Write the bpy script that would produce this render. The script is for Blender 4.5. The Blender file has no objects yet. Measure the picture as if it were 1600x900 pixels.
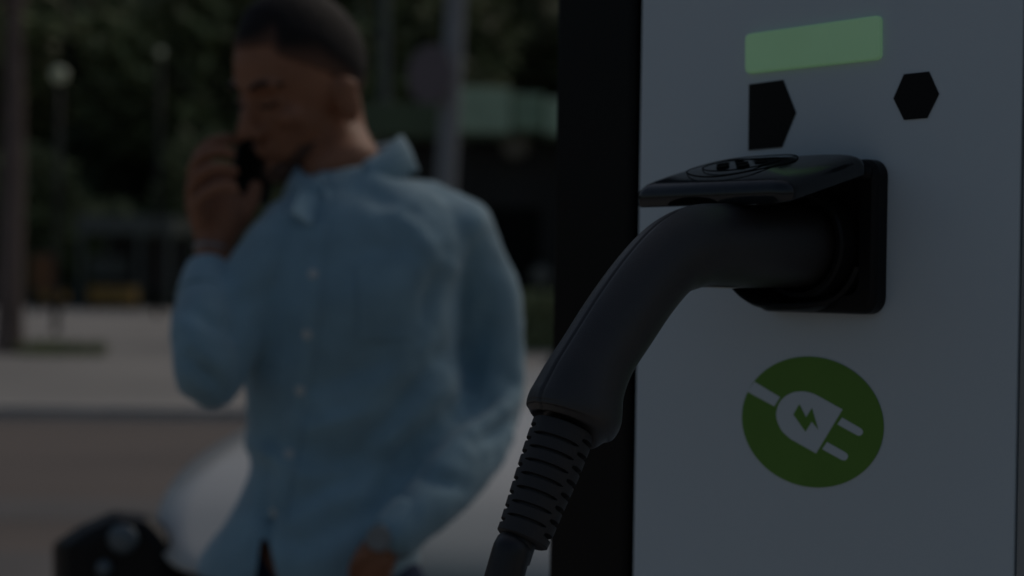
import bpy, bmesh, math, random
from mathutils.geometry import tessellate_polygon
from mathutils import Vector, Matrix, noise
random.seed(7)
SC = bpy.context.scene
COL = SC.collection
R = math.radians
PI = math.pi

# ------------------------------------------------------------------ camera
F_PX = 2500.0                                  # focal length in 1600 px wide image
CAM = Vector((0, 0, 1.25))
CR = (Matrix.Rotation(R(90 - 0.344), 3, 'X') @ Matrix.Rotation(R(0.9), 3, 'Z'))
cd = bpy.data.cameras.new('camera')
cam = bpy.data.objects.new('camera', cd); COL.objects.link(cam)
cam.matrix_world = Matrix.Translation(CAM) @ CR.to_4x4()
cd.sensor_width = 36; cd.lens = 36 * F_PX / 1600
cd.clip_start = 0.05; cd.clip_end = 2000
cd.dof.use_dof = True; cd.dof.focus_distance = 0.985; cd.dof.aperture_fstop = 4.5
cd.dof.aperture_blades = 0
SC.camera = cam

# ------------------------------------------------------------------ sky, sun, exposure
SUN_EL, SUN_AZ = 48, 38                        # azimuth from +Y towards +X: behind the man, to the right
w = bpy.data.worlds.new('World'); SC.world = w; w.use_nodes = True
nt = w.node_tree; bg = nt.nodes['Background']
sky = nt.nodes.new('ShaderNodeTexSky'); sky.sky_type = 'NISHITA'; sky.sun_disc = False
sky.sun_elevation = R(SUN_EL); sky.sun_rotation = R(SUN_AZ); sky.air_density = 1.3; sky.dust_density = 4.0
nt.links.new(sky.outputs[0], bg.inputs[0]); bg.inputs[1].default_value = 0.13
sl = bpy.data.lights.new('sun', 'SUN'); sl.energy = 1.0; sl.angle = R(18); sl.color = (1.0, 0.93, 0.84)
sun = bpy.data.objects.new('sun', sl); COL.objects.link(sun)
sdir = Vector((math.sin(R(SUN_AZ)) * math.cos(R(SUN_EL)), math.cos(R(SUN_AZ)) * math.cos(R(SUN_EL)), math.sin(R(SUN_EL))))
sun.rotation_euler = sdir.to_track_quat('Z', 'Y').to_euler()
sun.location = (3, 3, 8)
SC.view_settings.view_transform = 'Standard'; SC.view_settings.look = 'None'
SC.view_settings.exposure = -1.93; SC.view_settings.gamma = 1.0

# ------------------------------------------------------------------ geometry of the view
def ray(px, py): return CR @ Vector(((px - 800) / F_PX, (450 - py) / F_PX, -1))
def at(px, py, Y):
    d = ray(px, py); return CAM + d * (Y / d.y)
def hit(px, py, p0, nrm):
    d = ray(px, py); return CAM + d * ((p0 - CAM).dot(nrm) / d.dot(nrm))
D = Vector((-0.659, 0.752, 0)).normalized()    # along the station front, away from the camera
N = Vector((-D.y, D.x, 0))                     # out of the station front
if N.y > 0: N = -N
Z = Vector((0, 0, 1))
P0 = at(1300, 440, 1.12)
def pan(px, py, off=0): return hit(px, py, P0 + N * off, N)
def depth(p): return (CR.transposed() @ (p - CAM)).z * -1

# ------------------------------------------------------------------ object helpers
def tag(o, label=None, cat=None, group=None, kind=None):
    if label: o['label'] = label
    if cat: o['category'] = cat
    if group: o['group'] = group
    if kind: o['kind'] = kind
    return o
def empty(name, loc, label=None, cat=None, group=None):
    o = bpy.data.objects.new(name, None); COL.objects.link(o); o.location = loc
    o.empty_display_size = 0.1
    return tag(o, label, cat, group)
def link(name, me, mat, parent=None, smooth=False, bevel=0):
    o = bpy.data.objects.new(name, me); COL.objects.link(o)
    if mat and not me.materials: me.materials.append(mat)
    if smooth:
        for p in me.polygons: p.use_smooth = True
    if parent is not None:
        o.parent = parent
        if parent.type == 'EMPTY': o.matrix_parent_inverse = Matrix.Translation(-Vector(parent.location))
    if bevel:
        m = o.modifiers.new('bevel', 'BEVEL'); m.width = bevel; m.segments = 3; m.limit_method = 'ANGLE'; m.angle_limit = R(40)
    return o
def mesh_of(bm, name='mesh'):
    bmesh.ops.recalc_face_normals(bm, faces=bm.faces)
    me = bpy.data.meshes.new(name); bm.to_mesh(me); bm.free(); return me
def obj(name, bm, mat, parent=None, smooth=False, bevel=0):
    return link(name, mesh_of(bm, name), mat, parent, smooth, bevel)
def frame_box(bm, o, ax, ay, az, x0, x1, y0, y1, z0, z1):
    vs = [bm.verts.new(o + ax * x + ay * y + az * z) for z in (z0, z1) for y in (y0, y1) for x in (x0, x1)]
    for f in ((0,1,3,2),(4,6,7,5),(0,4,5,1),(2,3,7,6),(0,2,6,4),(1,5,7,3)):
        bm.faces.new([vs[i] for i in f])
X_, Y_ = Vector((1,0,0)), Vector((0,1,0))
def box(bm, x0, x1, y0, y1, z0, z1, o=Vector((0,0,0))): frame_box(bm, o, X_, Y_, Z, x0, x1, y0, y1, z0, z1)
def rings(bm, rs, cap0=True, cap1=True, closed=True):
    V = [[bm.verts.new(p) for p in r] for r in rs]
    n = len(V[0])
    for a, b in zip(V[:-1], V[1:]):
        for i in range(n if closed else n - 1):
            j = (i + 1) % n
            bm.faces.new((a[i], a[j], b[j], b[i]))
    if cap0: bm.faces.new(list(reversed(V[0])))
    if cap1: bm.faces.new(V[-1])
    return V
def catmull(pts, k):
    out = []
    n = len(pts)
    for i in range(n - 1):
        p0, p1, p2, p3 = pts[max(i-1,0)], pts[i], pts[i+1], pts[min(i+2,n-1)]
        for s in range(k):
            t = s / k
            out.append(tuple(0.5*((2*b)+(-a+c)*t+(2*a-5*b+4*c-d)*t*t+(-a+3*b-3*c+d)*t**3) for a,b,c,d in zip(p0,p1,p2,p3)))
    out.append(tuple(pts[-1])); return out
def tube(bm, pts, k=4, n=16, flat=None, cap=True):
    """pts: (x,y,z,r) or (x,y,z,rx,ry); a tapered round limb with rounded ends"""
    s = catmull(pts, k) if k > 1 else pts
    P = [Vector(q[:3]) for q in s]; Rr = [q[3] for q in s]; R2 = [q[4] if len(q) > 4 else q[3] for q in s]
    T = [(P[min(i+1,len(P)-1)] - P[max(i-1,0)]).normalized() for i in range(len(P))]
    up = Vector((0, -1, 0)) if abs(T[0].y) < .9 else X_
    if flat is not None: up = Vector(flat)
    rs = []
    for i, (p, t) in enumerate(zip(P, T)):
        a = t.cross(up).normalized(); b = a.cross(t).normalized(); up = b
        rs.append([p + a * (math.cos(2*PI*j/n) * Rr[i]) + b * (math.sin(2*PI*j/n) * R2[i]) for j in range(n)])
    if cap:
        def endc(p, t, ring):
            o = []
            for q in (0.35, 0.7, 0.92):
                c = math.sqrt(1 - q*q); r = (ring[0] - p).length
                o.append([p + (v - p) * c + t * r * q * 0.8 for v in ring])
            return o
        rs = list(reversed(endc(P[0], -T[0], rs[0]))) + rs + endc(P[-1], T[-1], rs[-1])
    rings(bm, rs)
def blob(bm, c, ax, r, seg=20):
    m = Matrix.Identity(4)
    for i in range(3):
        for j in range(3): m[j][i] = ax[i][j] * r[i]
        m[i][3] = c[i]
    bmesh.ops.create_uvsphere(bm, u_segments=seg, v_segments=seg//2 + 2, radius=1.0, matrix=m)
def remesh(bm, voxel, smooth=6, name='mesh'):
    me = mesh_of(bm, name); o = bpy.data.objects.new('temp', me); COL.objects.link(o)
    m = o.modifiers.new('r', 'REMESH'); m.mode = 'VOXEL'; m.voxel_size = voxel
    m = o.modifiers.new('s', 'SMOOTH'); m.factor = 0.5; m.iterations = smooth
    dg = bpy.context.evaluated_depsgraph_get(); dg.update()
    out = bpy.data.meshes.new_from_object(o.evaluated_get(dg)); out.name = name
    bpy.data.objects.remove(o); return out

# ------------------------------------------------------------------ materials
def mat(name, col, rough=.6, metal=0, var=0, scale=8, bump=0, bscale=60, spec=.5, emis=None, es=0, coat=0, stretch=None, sheen=0, trans=0, ior=1.5):
    m = bpy.data.materials.new(name); m.use_nodes = True; t = m.node_tree; b = t.nodes['Principled BSDF']
    b.inputs['Base Color'].default_value = (*col, 1); b.inputs['Roughness'].default_value = rough
    b.inputs['Metallic'].default_value = metal; b.inputs['Specular IOR Level'].default_value = spec
    b.inputs['Coat Weight'].default_value = coat; b.inputs['IOR'].default_value = ior
    b.inputs['Sheen Weight'].default_value = sheen
    b.inputs['Transmission Weight'].default_value = trans
    if emis: b.inputs['Emission Color'].default_value = (*emis, 1); b.inputs['Emission Strength'].default_value = es
    tc = t.nodes.new('ShaderNodeTexCoord'); src = tc.outputs['Object']
    if stretch:
        mp = t.nodes.new('ShaderNodeMapping'); mp.inputs['Scale'].default_value = stretch
        t.links.new(src, mp.inputs[0]); src = mp.outputs[0]
    if var:
        n = t.nodes.new('ShaderNodeTexNoise'); n.inputs['Scale'].default_value = scale; n.inputs['Detail'].default_value = 6
        t.links.new(src, n.inputs[0])
        r = t.nodes.new('ShaderNodeMapRange'); r.inputs[1].default_value = .3; r.inputs[2].default_value = .7
        r.inputs[3].default_value = 1 - var; r.inputs[4].default_value = 1 + var
        t.links.new(n.outputs[0], r.inputs[0])
        mx = t.nodes.new('ShaderNodeVectorMath'); mx.operation = 'SCALE'; mx.inputs[0].default_value = col
        t.links.new(r.outputs[0], mx.inputs['Scale']); t.links.new(mx.outputs[0], b.inputs['Base Color'])
        rr = t.nodes.new('ShaderNodeMapRange'); rr.inputs[3].default_value = max(rough - .08, .02); rr.inputs[4].default_value = min(rough + .08, 1)
        t.links.new(n.outputs[0], rr.inputs[0]); t.links.new(rr.outputs[0], b.inputs['Roughness'])
    if bump:
        n2 = t.nodes.new('ShaderNodeTexNoise'); n2.inputs['Scale'].default_value = bscale; n2.inputs['Detail'].default_value = 3
        t.links.new(src, n2.inputs[0])
        bp = t.nodes.new('ShaderNodeBump'); bp.inputs['Strength'].default_value = bump; bp.inputs['Distance'].default_value = .001
        t.links.new(n2.outputs[0], bp.inputs['Height']); t.links.new(bp.outputs[0], b.inputs['Normal'])
    return m
M_panel = mat('panel_white', (.635, .71, .755), .45, var=.012, scale=6, bump=.12, bscale=900, spec=.4)
M_black = mat('black_paint', (.004, .004, .0045), .4, var=.1, bump=.1, bscale=600, spec=.18)
M_grey = mat('grey_trim', (.33, .34, .34), .5, var=.05, bump=.1, bscale=500)
M_gap = mat('black_gap', (.003, .003, .003), .9, spec=.1)
M_lens = mat('green_lens', (.50, .66, .50), .35, emis=(.18, .42, .18), es=.55, var=.06, scale=18)
M_decal = mat('black_vinyl', (.012, .012, .012), .55, var=.05, spec=.15)
M_green = mat('green_vinyl', (.14, .30, .05), .5, var=.04, scale=25, spec=.25)
M_lid = mat('gloss_black_plastic', (.012, .014, .016), .16, var=.1, scale=30, bump=.12, bscale=220, spec=.55)
M_sock = mat('socket_plastic', (.007, .007, .008), .45, bump=.2, bscale=900, spec=.22)
M_handle = mat('matt_rubbered_plastic', (.032, .029, .028), .33, var=.10, scale=40, bump=.35, bscale=1600, spec=.62)
M_relief = mat('soft_rubber', (.034, .032, .033), .55, var=.12, scale=50, bump=.3, bscale=1400, spec=.4)
M_cable = mat('cable_rubber', (.015, .015, .016), .42, var=.1, scale=60, bump=.2, bscale=700)
M_pale = mat('pale_label', (.45, .45, .43), .5)
M_mark = mat('dark_print', (.03, .03, .03), .6)
M_groove = mat('dark_groove', (.002, .002, .002), .8, spec=.1)
M_skin = mat('brown_skin', (.33, .145, .078), .55, var=.12, scale=25, bump=.2, bscale=300, spec=.45)
def hair_mat():
    m = mat('black_hair', (.014, .011, .010), .75, bump=.8, bscale=500, spec=.3); t = m.node_tree
    a = t.nodes.new('ShaderNodeAttribute'); a.attribute_name = 'hair_cover'
    mx = t.nodes.new('ShaderNodeMix'); mx.data_type = 'RGBA'
    mx.inputs[6].default_value = (.20, .10, .065, 1); mx.inputs[7].default_value = (.014, .011, .010, 1)
    t.links.new(a.outputs['Fac'], mx.inputs[0]); t.links.new(mx.outputs[2], t.nodes['Principled BSDF'].inputs['Base Color'])
    return m
M_hairf = hair_mat()
M_hair = mat('black_hair', (.014, .011, .010), .75, var=.3, scale=150, bump=.8, bscale=500, spec=.3)
M_shirt = mat('denim_blue_cotton', (.275, .435, .52), .82, var=.12, scale=18, bump=.4, bscale=700, spec=.2, sheen=.35)
M_shirtw = mat('white_button', (.6, .62, .6), .4)
M_jeans = mat('dark_denim', (.018, .032, .075), .85, var=.2, scale=40, bump=.5, bscale=600, spec=.2)
M_phone = mat('phone_black', (.006, .006, .008), .45, spec=.3)
M_metal = mat('watch_steel', (.3, .3, .3), .4, metal=.6, var=.05)
M_dark = mat('brown_leather', (.05, .025, .015), .5, var=.1)
M_carw = mat('car_white', (.62, .62, .595), .35, coat=.3, var=.015, spec=.5)
M_carb = mat('car_black_plastic', (.008, .008, .009), .4, var=.05, spec=.25)
M_glass = mat('car_glass', (.01, .012, .012), .12, spec=.5, ior=1.12)
M_lampg = mat('lamp_reflector', (.14, .17, .19), .35, metal=.2)
M_tyre = mat('tyre', (.02, .02, .02), .85, bump=.3)
M_rim = mat('rim', (.3, .3, .32), .35, metal=.8)
M_asphalt = mat('asphalt', (.185, .155, .135), .85, var=.14, scale=1.1, bump=1.0, bscale=90, stretch=(.12, 1, 1))
M_patch = mat('asphalt_patch', (.16, .15, .142), .85, var=.12, scale=2, bump=1.0, bscale=90)
M_pave = mat('paving', (.355, .338, .312), .85, var=.20, scale=.28, bump=.6, bscale=50)
M_kerb = mat('kerb_stone', (.48, .455, .43), .85, var=.15, scale=3, bump=.5, bscale=60)
M_bark = mat('bark', (.16, .12, .105), .9, var=.3, scale=9, bump=1.0, bscale=30, stretch=(1, 1, .25))
M_leaf = mat('leaf', (.14, .17, .075), .6, var=.75, scale=.45, spec=.3)
M_bush = mat('bush_leaf', (.15, .18, .085), .6, var=.6, scale=.8, spec=.3)
M_leaf2 = mat('leaf_dark', (.075, .092, .048), .7, var=.6, scale=.3, spec=.2)
M_grass = mat('grass', (.27, .30, .15), .8, var=.3, scale=3)
M_hedge = mat('hedge', (.030, .048, .028), .7, var=.3, scale=4)
M_pole = mat('pole_grey', (.30, .31, .32), .5, var=.08, scale=5)
M_sign = mat('sign_back', (.20, .16, .17), .6, var=.08)
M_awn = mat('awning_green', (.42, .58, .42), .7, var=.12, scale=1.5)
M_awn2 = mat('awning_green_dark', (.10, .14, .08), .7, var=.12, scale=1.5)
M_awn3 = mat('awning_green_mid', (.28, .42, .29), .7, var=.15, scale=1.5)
M_kdark = mat('kiosk_dark', (.018, .018, .018), .6, var=.2, scale=2)
M_steel = mat('frame_grey_green', (.10, .115, .105), .6, var=.1)
M_amber = mat('amber', (.30, .19, .05), .7, var=.2, scale=3)
M_orange = mat('orange_brown', (.16, .075, .03), .7, var=.2, scale=3)
M_globe = mat('light_spot_glow', (.62, .68, .50), .3, emis=(.8, .85, .55), es=.05)  # pale colour and faint glow imitate light spots in the foliage
M_stone = mat('pale_stone', (.22, .21, .18), .8, var=.15, scale=3)

# ------------------------------------------------------------------ setting: ground, road, pavement
def sheet(name, m, x0, x1, y0, y1, z, kind='structure'):
    bm = bmesh.new(); vs = [bm.verts.new(p) for p in ((x0,y0,z),(x1,y0,z),(x1,y1,z),(x0,y1,z))]; bm.faces.new(vs)
    return tag(obj(name, bm, m), kind=kind)
sheet('ground', M_patch, -700, 700, -600, 900, -.008)
def slant(y, x): return y - .115 * x * (y / 14.5) * .35      # the far kerb runs slightly across the view
def strip(name, m, ya, yb, z, x0=-60, x1=60, k=.055):
    bm = bmesh.new(); vs = [bm.verts.new(p) for p in ((x0, ya+k*x0, z),(x1, ya+k*x1, z),(x1, yb+k*x1, z),(x0, yb+k*x0, z))]
    bm.faces.new(vs); return tag(obj(name, bm, m), kind='structure')
strip('road', M_asphalt, 3.4, 13.9, 0.0)
strip('road_patch', M_patch, 8.1, 8.9, .004)
strip('road_patch', M_patch, 6.2, 7.2, .004)
strip('gutter', M_patch, 13.35, 13.9, .004)
bm = bmesh.new()
vs = [bm.verts.new(p) for p in ((-60,-6,0),(60,-6,0),(60,3.4+3.3,0),(-60,3.4-3.3,0))]; bm.faces.new(vs)
tag(obj('near_pavement', bm, M_pave), kind='structure')
# far pavement with a real kerb of single stones
kd = Vector((1, .055, 0)).normalized(); kn = Vector((-kd.y, kd.x, 0))
ko = Vector((0, 13.9, 0))
kroot = None
bm = bmesh.new()
frame_box(bm, ko, kd, kn, Z, -60, 60, .18, 46, -.3, .085)
pv = tag(obj('pavement', bm, M_pave), kind='structure')
bm = bmesh.new(); frame_box(bm, Vector((0,0,0)), kd, kn, Z, -.495, .495, 0, .178, -.2, .09)
kme = mesh_of(bm, 'kerb_stone'); kme.materials.append(M_kerb)
for i in range(-14, 10):
    o = link('kerb_stone', kme, None, pv); o.location = ko + kd * i + Vector((0, 0, random.uniform(-.004, .004)))
# grass verge far back, ground rising under the trees
strip('grass_verge', M_grass, 59, 130, .1, -120, 120, .055)

# ------------------------------------------------------------------ charging station
LB = pan(857, 440); LG = pan(990, 440); RW = pan(1591, 440)
def sc(p): return (p - P0).dot(D)
sL, sG, sR = sc(LB), sc(LG), sc(RW)             # sL > sG > sR
base = Vector((P0.x, P0.y, 0))
TOP = 1.82
station = empty('charging_station', (P0.x, P0.y, 0), 'white charging station with black left edge, round green plug sticker and lit green display', 'charging station')
def stbox(name, m, s0, s1, o0, o1, z0, z1, bevel=.002, parent=station):
    bm = bmesh.new(); frame_box(bm, base, D, N, Z, s0, s1, o0, o1, z0, z1); return obj(name, bm, m, parent, bevel=bevel)
stbox('front_panel', M_panel, sR, sG - .004, -.012, 0, .12, TOP - .02, .0015)
stbox('side_frame', M_black, sG + .006, sL, -.26, -.003, .12, TOP - .02, .006)
stbox('side_frame', M_grey, sR - .10, sR - .0012, -.26, .001, .12, TOP - .02, .004)
stbox('cabinet', M_black, sR - .09, sL - .01, -.255, -.0135, .1, TOP - .03, 0)
stbox('plinth', M_grey, sR - .11, sL + .01, -.27, .012, 0, .12, .004)
stbox('top_cap', M_black, sR - .105, sL + .005, -.265, .006, TOP - .02, TOP, .004)

def flat(name, pts, m, off, thick=.0006, parent=station, bevel=0):
    """a thin plate on the panel from a pixel outline"""
    bm = bmesh.new()
    a = [bm.verts.new(pan(x, y, off)) for x, y in pts]
    b = [bm.verts.new(pan(x, y, off) + N * thick) for x, y in pts]
    n = len(a)
    for t in tessellate_polygon([[Vector((x, y, 0)) for x, y in pts]]):
        bm.faces.new([a[i] for i in t]); bm.faces.new([b[i] for i in reversed(t)])
    for i in range(n): bm.faces.new((a[i], a[(i+1)%n], b[(i+1)%n], b[i]))
    return obj(name, bm, m, parent, bevel=bevel)
# display lens: rounded, raised
def rounded(corners, r, k=6):
    out = []
    n = len(corners)
    for i in range(n):
        p = Vector(corners[i]); a = (Vector(corners[i-1]) - p).normalized(); b = (Vector(corners[(i+1)%n]) - p).normalized()
        for j in range(k + 1):
            t = j / k
            q0, q2 = p + a * r, p + b * r
            out.append(tuple(q0 * (1-t)**2 + p * 2*t*(1-t) + q2 * t*t))
    return out
lens_px = rounded([(1168, 54), (1379, 24), (1379, 93), (1168, 116)], 9)
bm = bmesh.new()
cx = sum(p[0] for p in lens_px)/len(lens_px); cy = sum(p[1] for p in lens_px)/len(lens_px)
def shr(k): return [(cx + (x-cx)*(1-k/105), cy + (y-cy)*(1-k/45)) for x, y in lens_px]
rr = []
for off, k in ((-.001, 0), (.0022, 0), (.0032, .8), (.0036, 2.2), (.0038, 5)):
    rr.append([pan(x, y, 0) + N * off for x, y in shr(k)])
rings(bm, rr)
obj('display', bm, M_lens, station, smooth=False)
flat('black_badge', [(1171,132),(1224,125),(1244,176),(1222,230),(1170,235)], M_decal, .0002)
hx = flat('black_badge', [(1413,116),(1452,112),(1467.5,147),(1449,184.5),(1413,187.5),(1396.5,154)], M_decal, .0002)

# green sticker with plug symbol
def cz(x, y): return (1100 + x / 3.4611, 530 + y / 3.4611)
disc = []
for i in range(128):
    t = 2 * PI * i / 128
    disc.append((1270.4 + 110.6 * math.cos(t), 659.4 + 102.3 * (.075 * math.cos(t) + .9972 * math.sin(t))))
sticker = flat('sticker', disc, M_green, .0002, .0004)
def icon(name, pts, m, off=.0006): return flat(name, pts, m, off, .0003, sticker)
# plug body: half round left end and straight flanks
body = [cz(748, 380), cz(607, 617), cz(470, 540)]
arc = catmull([cz(470,540), cz(425,498), cz(400,450), cz(392,405), cz(405,352), cz(435,314), cz(480,289), cz(535,282), cz(585,292), cz(618,307)], 5)
body = [cz(750, 380), cz(607, 617)] + arc
icon('plug_symbol', body, M_panel)
icon('cord_symbol', [cz(236, 284), cz(254, 256), cz(274, 230), cz(412, 313), cz(381, 363)], M_panel)
def prong(a, b, c, d, e):
    return [cz(*a)] + [cz(*p) for p in b] + [cz(*c)]
icon('prong_symbol', [cz(*p) for p in ((748,424),(845,480),(856,489),(861,501),(857,513),(847,521),(836,522),(826,518),(722,460))], M_panel)
icon('prong_symbol', [cz(*p) for p in ((666,556),(765,612),(776,622),(780,634),(775,647),(765,655),(753,655),(742,651),(640,594))], M_panel)
icon('bolt_symbol', [cz(*p) for p in ((516,352),(552,424),(584,373),(617,487),(583,444),(549,499),(484,407))], M_green, .0010)

# ------------------------------------------------------------------ socket and lid on the panel
S = pan(1285, 384)                               # plug axis on the panel
sS = sc(S)
socket = empty('charging_socket', S, 'black square charging socket with its glossy lid propped open above the plug', 'charging socket')
def rrect(a0, a1, b0, b1, r, n=8):
    out = []
    for cx, cy, t0 in ((a1-r, b1-r, 0), (a0+r, b1-r, 90), (a0+r, b0+r, 180), (a1-r, b0+r, 270)):
        for j in range(n + 1):
            t = R(t0 + 90 * j / n); out.append((cx + r*math.cos(t), cy + r*math.sin(t)))
    return out
OFF = .014
edgeR = pan(1386, 370, 0); s_r = (edgeR - P0).dot(D)
topz = pan(1362, 247, OFF).z; botz = pan(1365, 492, OFF).z
s_l = s_r + .106
def PP(s, z, o): return Vector((P0.x, P0.y, 0)) + D * s + N * o + Z * z
prof = [(0, -.001), (0, .0095), (.0012, .0125), (.0032, OFF)]
rs = [[PP(s, z, o) for s, z in rrect(s_r + k, s_l - k, botz + k, topz - k, .012)] for k, o in prof]
rs += [[PP(s, z, o) for s, z in rrect(s_r + k, s_l - k, botz + k, topz - k, .010)] for k, o in ((.0125, OFF), (.0135, .006))]
bm = bmesh.new(); rings(bm, rs, True, True)
obj('flange', bm, M_sock, socket)
# socket collar ring and the scoop below the plug
Sc = Vector(((S - D*0))) 
axz = S.z
bm = bmesh.new(); rs = []
for r_, o in ((.038, .004), (.038, .026), (.0365, .028), (.0335, .028), (.0325, .026), (.0325, .004)):
    rs.append([S + D * (r_*math.cos(2*PI*i/64)) + Z * (r_*math.sin(2*PI*i/64)) + N * o for i in range(64)])
rings(bm, rs, False, False); obj('collar', bm, M_sock, socket, smooth=False)
bm = bmesh.new(); rs = []
a0, a1 = -R(160), -R(38)
Rs = axz - botz - .001
for j in range(25):
    t = a0 + (a1 - a0) * j / 24
    e = D * math.cos(t) + Z * math.sin(t)
    q = 1 - abs(2*j/24 - 1)**6 * .25
    L = .016 + .046 * math.exp(-((math.degrees(t) + 55) / 48)**4)
    ring_ = []
    for r_, o in ((Rs, .004), (Rs, L*.6), (Rs - .001, L*.9), (Rs - .0035, L), (Rs - .005, L - .001), (Rs - .005, .004)):
        ring_.append(S + e * r_ + N * o)
    rs.append(ring_)
rings(bm, rs); obj('scoop', bm, M_sock, socket, smooth=False)
# small hinge barrels
HR = PP(s_r + .003, topz - .0012, OFF + .001)
for a, b in ((.0, .02), (.094, .114)):
    bm = bmesh.new()
    p, q = HR + D*a, HR + D*b
    p, q = p - Z*.009, q - Z*.009
    tube(bm, [(*p, .004), (*q, .004)], 1, 12, cap=False)
    obj('hinge', bm, M_sock, socket, smooth=True)
# lid
Q = hit(1226, 296, HR, D)
ld = (Q - HR); LL = ld.length; ld.normalize()
lu = D.cross(ld); lu = lu if lu.z > 0 else -lu
W = .1375
a_, b_ = W / 2, LL / 2
C0 = HR + D * a_ + ld * b_ - lu * .005
def dome(x, y):
    u = abs(x) / a_; v = abs(y) / b_
    return .0075 * max(0, 1 - u**3.5) * max(0, 1 - v**3.5)
bm = bmesh.new()
def lidring(k, h, dm=1, r=.011):
    r = max(r - k*.6, .003)
    return [C0 + D * x + ld * y + lu * (h + dm * dome(x, y)) for x, y in rrect(-a_ + k, a_ - k, -b_ + k, b_ - k, r)]
rs = [lidring(.012, .0035, 1), lidring(.0035, .0035, 1), lidring(.003, -.0035, 0), lidring(.0008, -.004, 0), lidring(0, -.0028, 0), lidring(.0004, .003, 0),
      lidring(.0018, .0062, 0.2), lidring(.004, .0078, .7), lidring(.007, .0086), lidring(.012, .009), lidring(.02, .009), lidring(.03, .009), lidring(.042, .009, 1, .006)]
rings(bm, rs); lid = obj('lid', bm, M_lid, socket, smooth=True)
def on_lid(x, y, h=.00605): return C0 + D * x + ld * y + lu * (h + .003 + dome(x, y))
def lidloop(name, ra, rb, w, cy=0, flat_top=1):
    bm = bmesh.new(); rs = []
    n = 72
    for rad, h in ((0, .0055), (0, .0063), (w, .0063), (w, .0055)):
        rs.append([on_lid((ra - rad)*math.cos(2*PI*i/n), cy + (rb - rad)*max(math.sin(2*PI*i/n), -flat_top), h) for i in range(n)])
    rings(bm, rs, False, False); return obj(name, bm, M_groove, lid)
lidloop('emblem_ring', .043, .031, .0006, .005)
lidloop('emblem_ring', .031, .021, .0004, .005, .8)
for (x, y, r_) in ((-.010,-.013,.003),(.010,-.013,.003),(-.017,-.001,.0042),(0,-.001,.0042),(.017,-.001,.0042),(-.009,.012,.0042),(.009,.012,.0042)):
    bm = bmesh.new()
    rings(bm, [[on_lid(x + r_*1.2*math.cos(2*PI*i/20), y*.75 + .005 + r_*.9*math.sin(2*PI*i/20), h) for i in range(20)] for h in (.0055, .0064)])
    obj('emblem_pin', bm, M_groove, lid)
# thumb recess in the lid's free edge
bm = bmesh.new(); rs = []
for h in (0, .0006):
    rs.append([C0 + D * (.012 + .022*math.cos(t)) + ld * (b_ + .00005 + h) + lu * (-.0028 + .0052*math.sin(t)) for t in [PI*i/16 for i in range(17)]])
rings(bm, rs); obj('thumb_recess', bm, M_groove, lid)

# ------------------------------------------------------------------ connector, strain relief, cable
def vp(px, py): return hit(px, py, S, D)
def secs(lst):
    out = []
    for x, y, r_ in lst:
        p = vp(x, y); out.append((*p, r_ * depth(p) / F_PX))
    return out
conn = empty('charging_plug', S, 'dark grey charging plug with curved handle pushed into the socket of the white station', 'charging plug')
path = secs([(1292,385,63),(1240,385,64),(1190,385,65),(1140,384,66),(1096,384,65),(1066,393,63),(1038,411,60),(1004,450,60),(967,503,61),(934,555,61),(912,598,67),(900,632,75),(896,646,76),(893,656,74),(890,664,67),(888,669,56),(886,672,40)])
def planar_tube(bm, pts, k, ang, rad):
    s = catmull(pts, k)
    P = [Vector(q[:3]) for q in s]; rs = []
    for i, p in enumerate(P):
        t = (P[min(i+1,len(P)-1)] - P[max(i-1,0)]).normalized()
        up = t.cross(D).normalized(); up = up if up.dot(N) + up.z > 0 else -up
        # up: outer ridge of the bend; -D: side facing the camera
        f = i / (len(P) - 1)
        rs.append([p + (up * math.cos(a) - D * math.sin(a)) * (s[i][3] * rad(f, a)) for a in ang])
    rings(bm, rs); return P
ang = [0, .022, .045]
ang += [.045 + (2*PI - .09) * i / 90 for i in range(1, 91)]
ang += [2*PI - .022]
def hrad(f, a):
    g = 1
    if (a < .03 or a > 2*PI - .03) and .30 < f < .97: g = .972
    sq = 1 + .03 * math.cos(2*a) * 0
    return g * sq
bm = bmesh.new(); planar_tube(bm, path, 8, ang, hrad)
handle = obj('handle', bm, M_handle, conn, smooth=True)
# plug nose collar
bm = bmesh.new(); planar_tube(bm, secs([(1300,385,56),(1292,385,63.6),(1276,385,63.6),(1268,385,63)]), 4, [2*PI*i/72 for i in range(72)], lambda f, a: 1)
obj('nose', bm, M_sock, conn, smooth=True)
# little pale label on the underside
def under(x, w_, off, d0, d1):
    pass
bm = bmesh.new(); rs = []
for (x, y, r_) in ((1096,384,65.5),(1112,384,65.8),(1128,384.5,66.2),(1144,384.5,66.5)):
    p = vp(x, y); r_ = r_ * depth(p) / F_PX
    rs.append([p + (Z * -math.cos(a) - D * math.sin(a)) * r_ for a in [R(g) for g in (-35,-25,-15,-5,5,14)]])
rings(bm, rs, False, False, closed=False); lab = obj('label_strip', bm, M_pale, conn, smooth=True)
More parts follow.
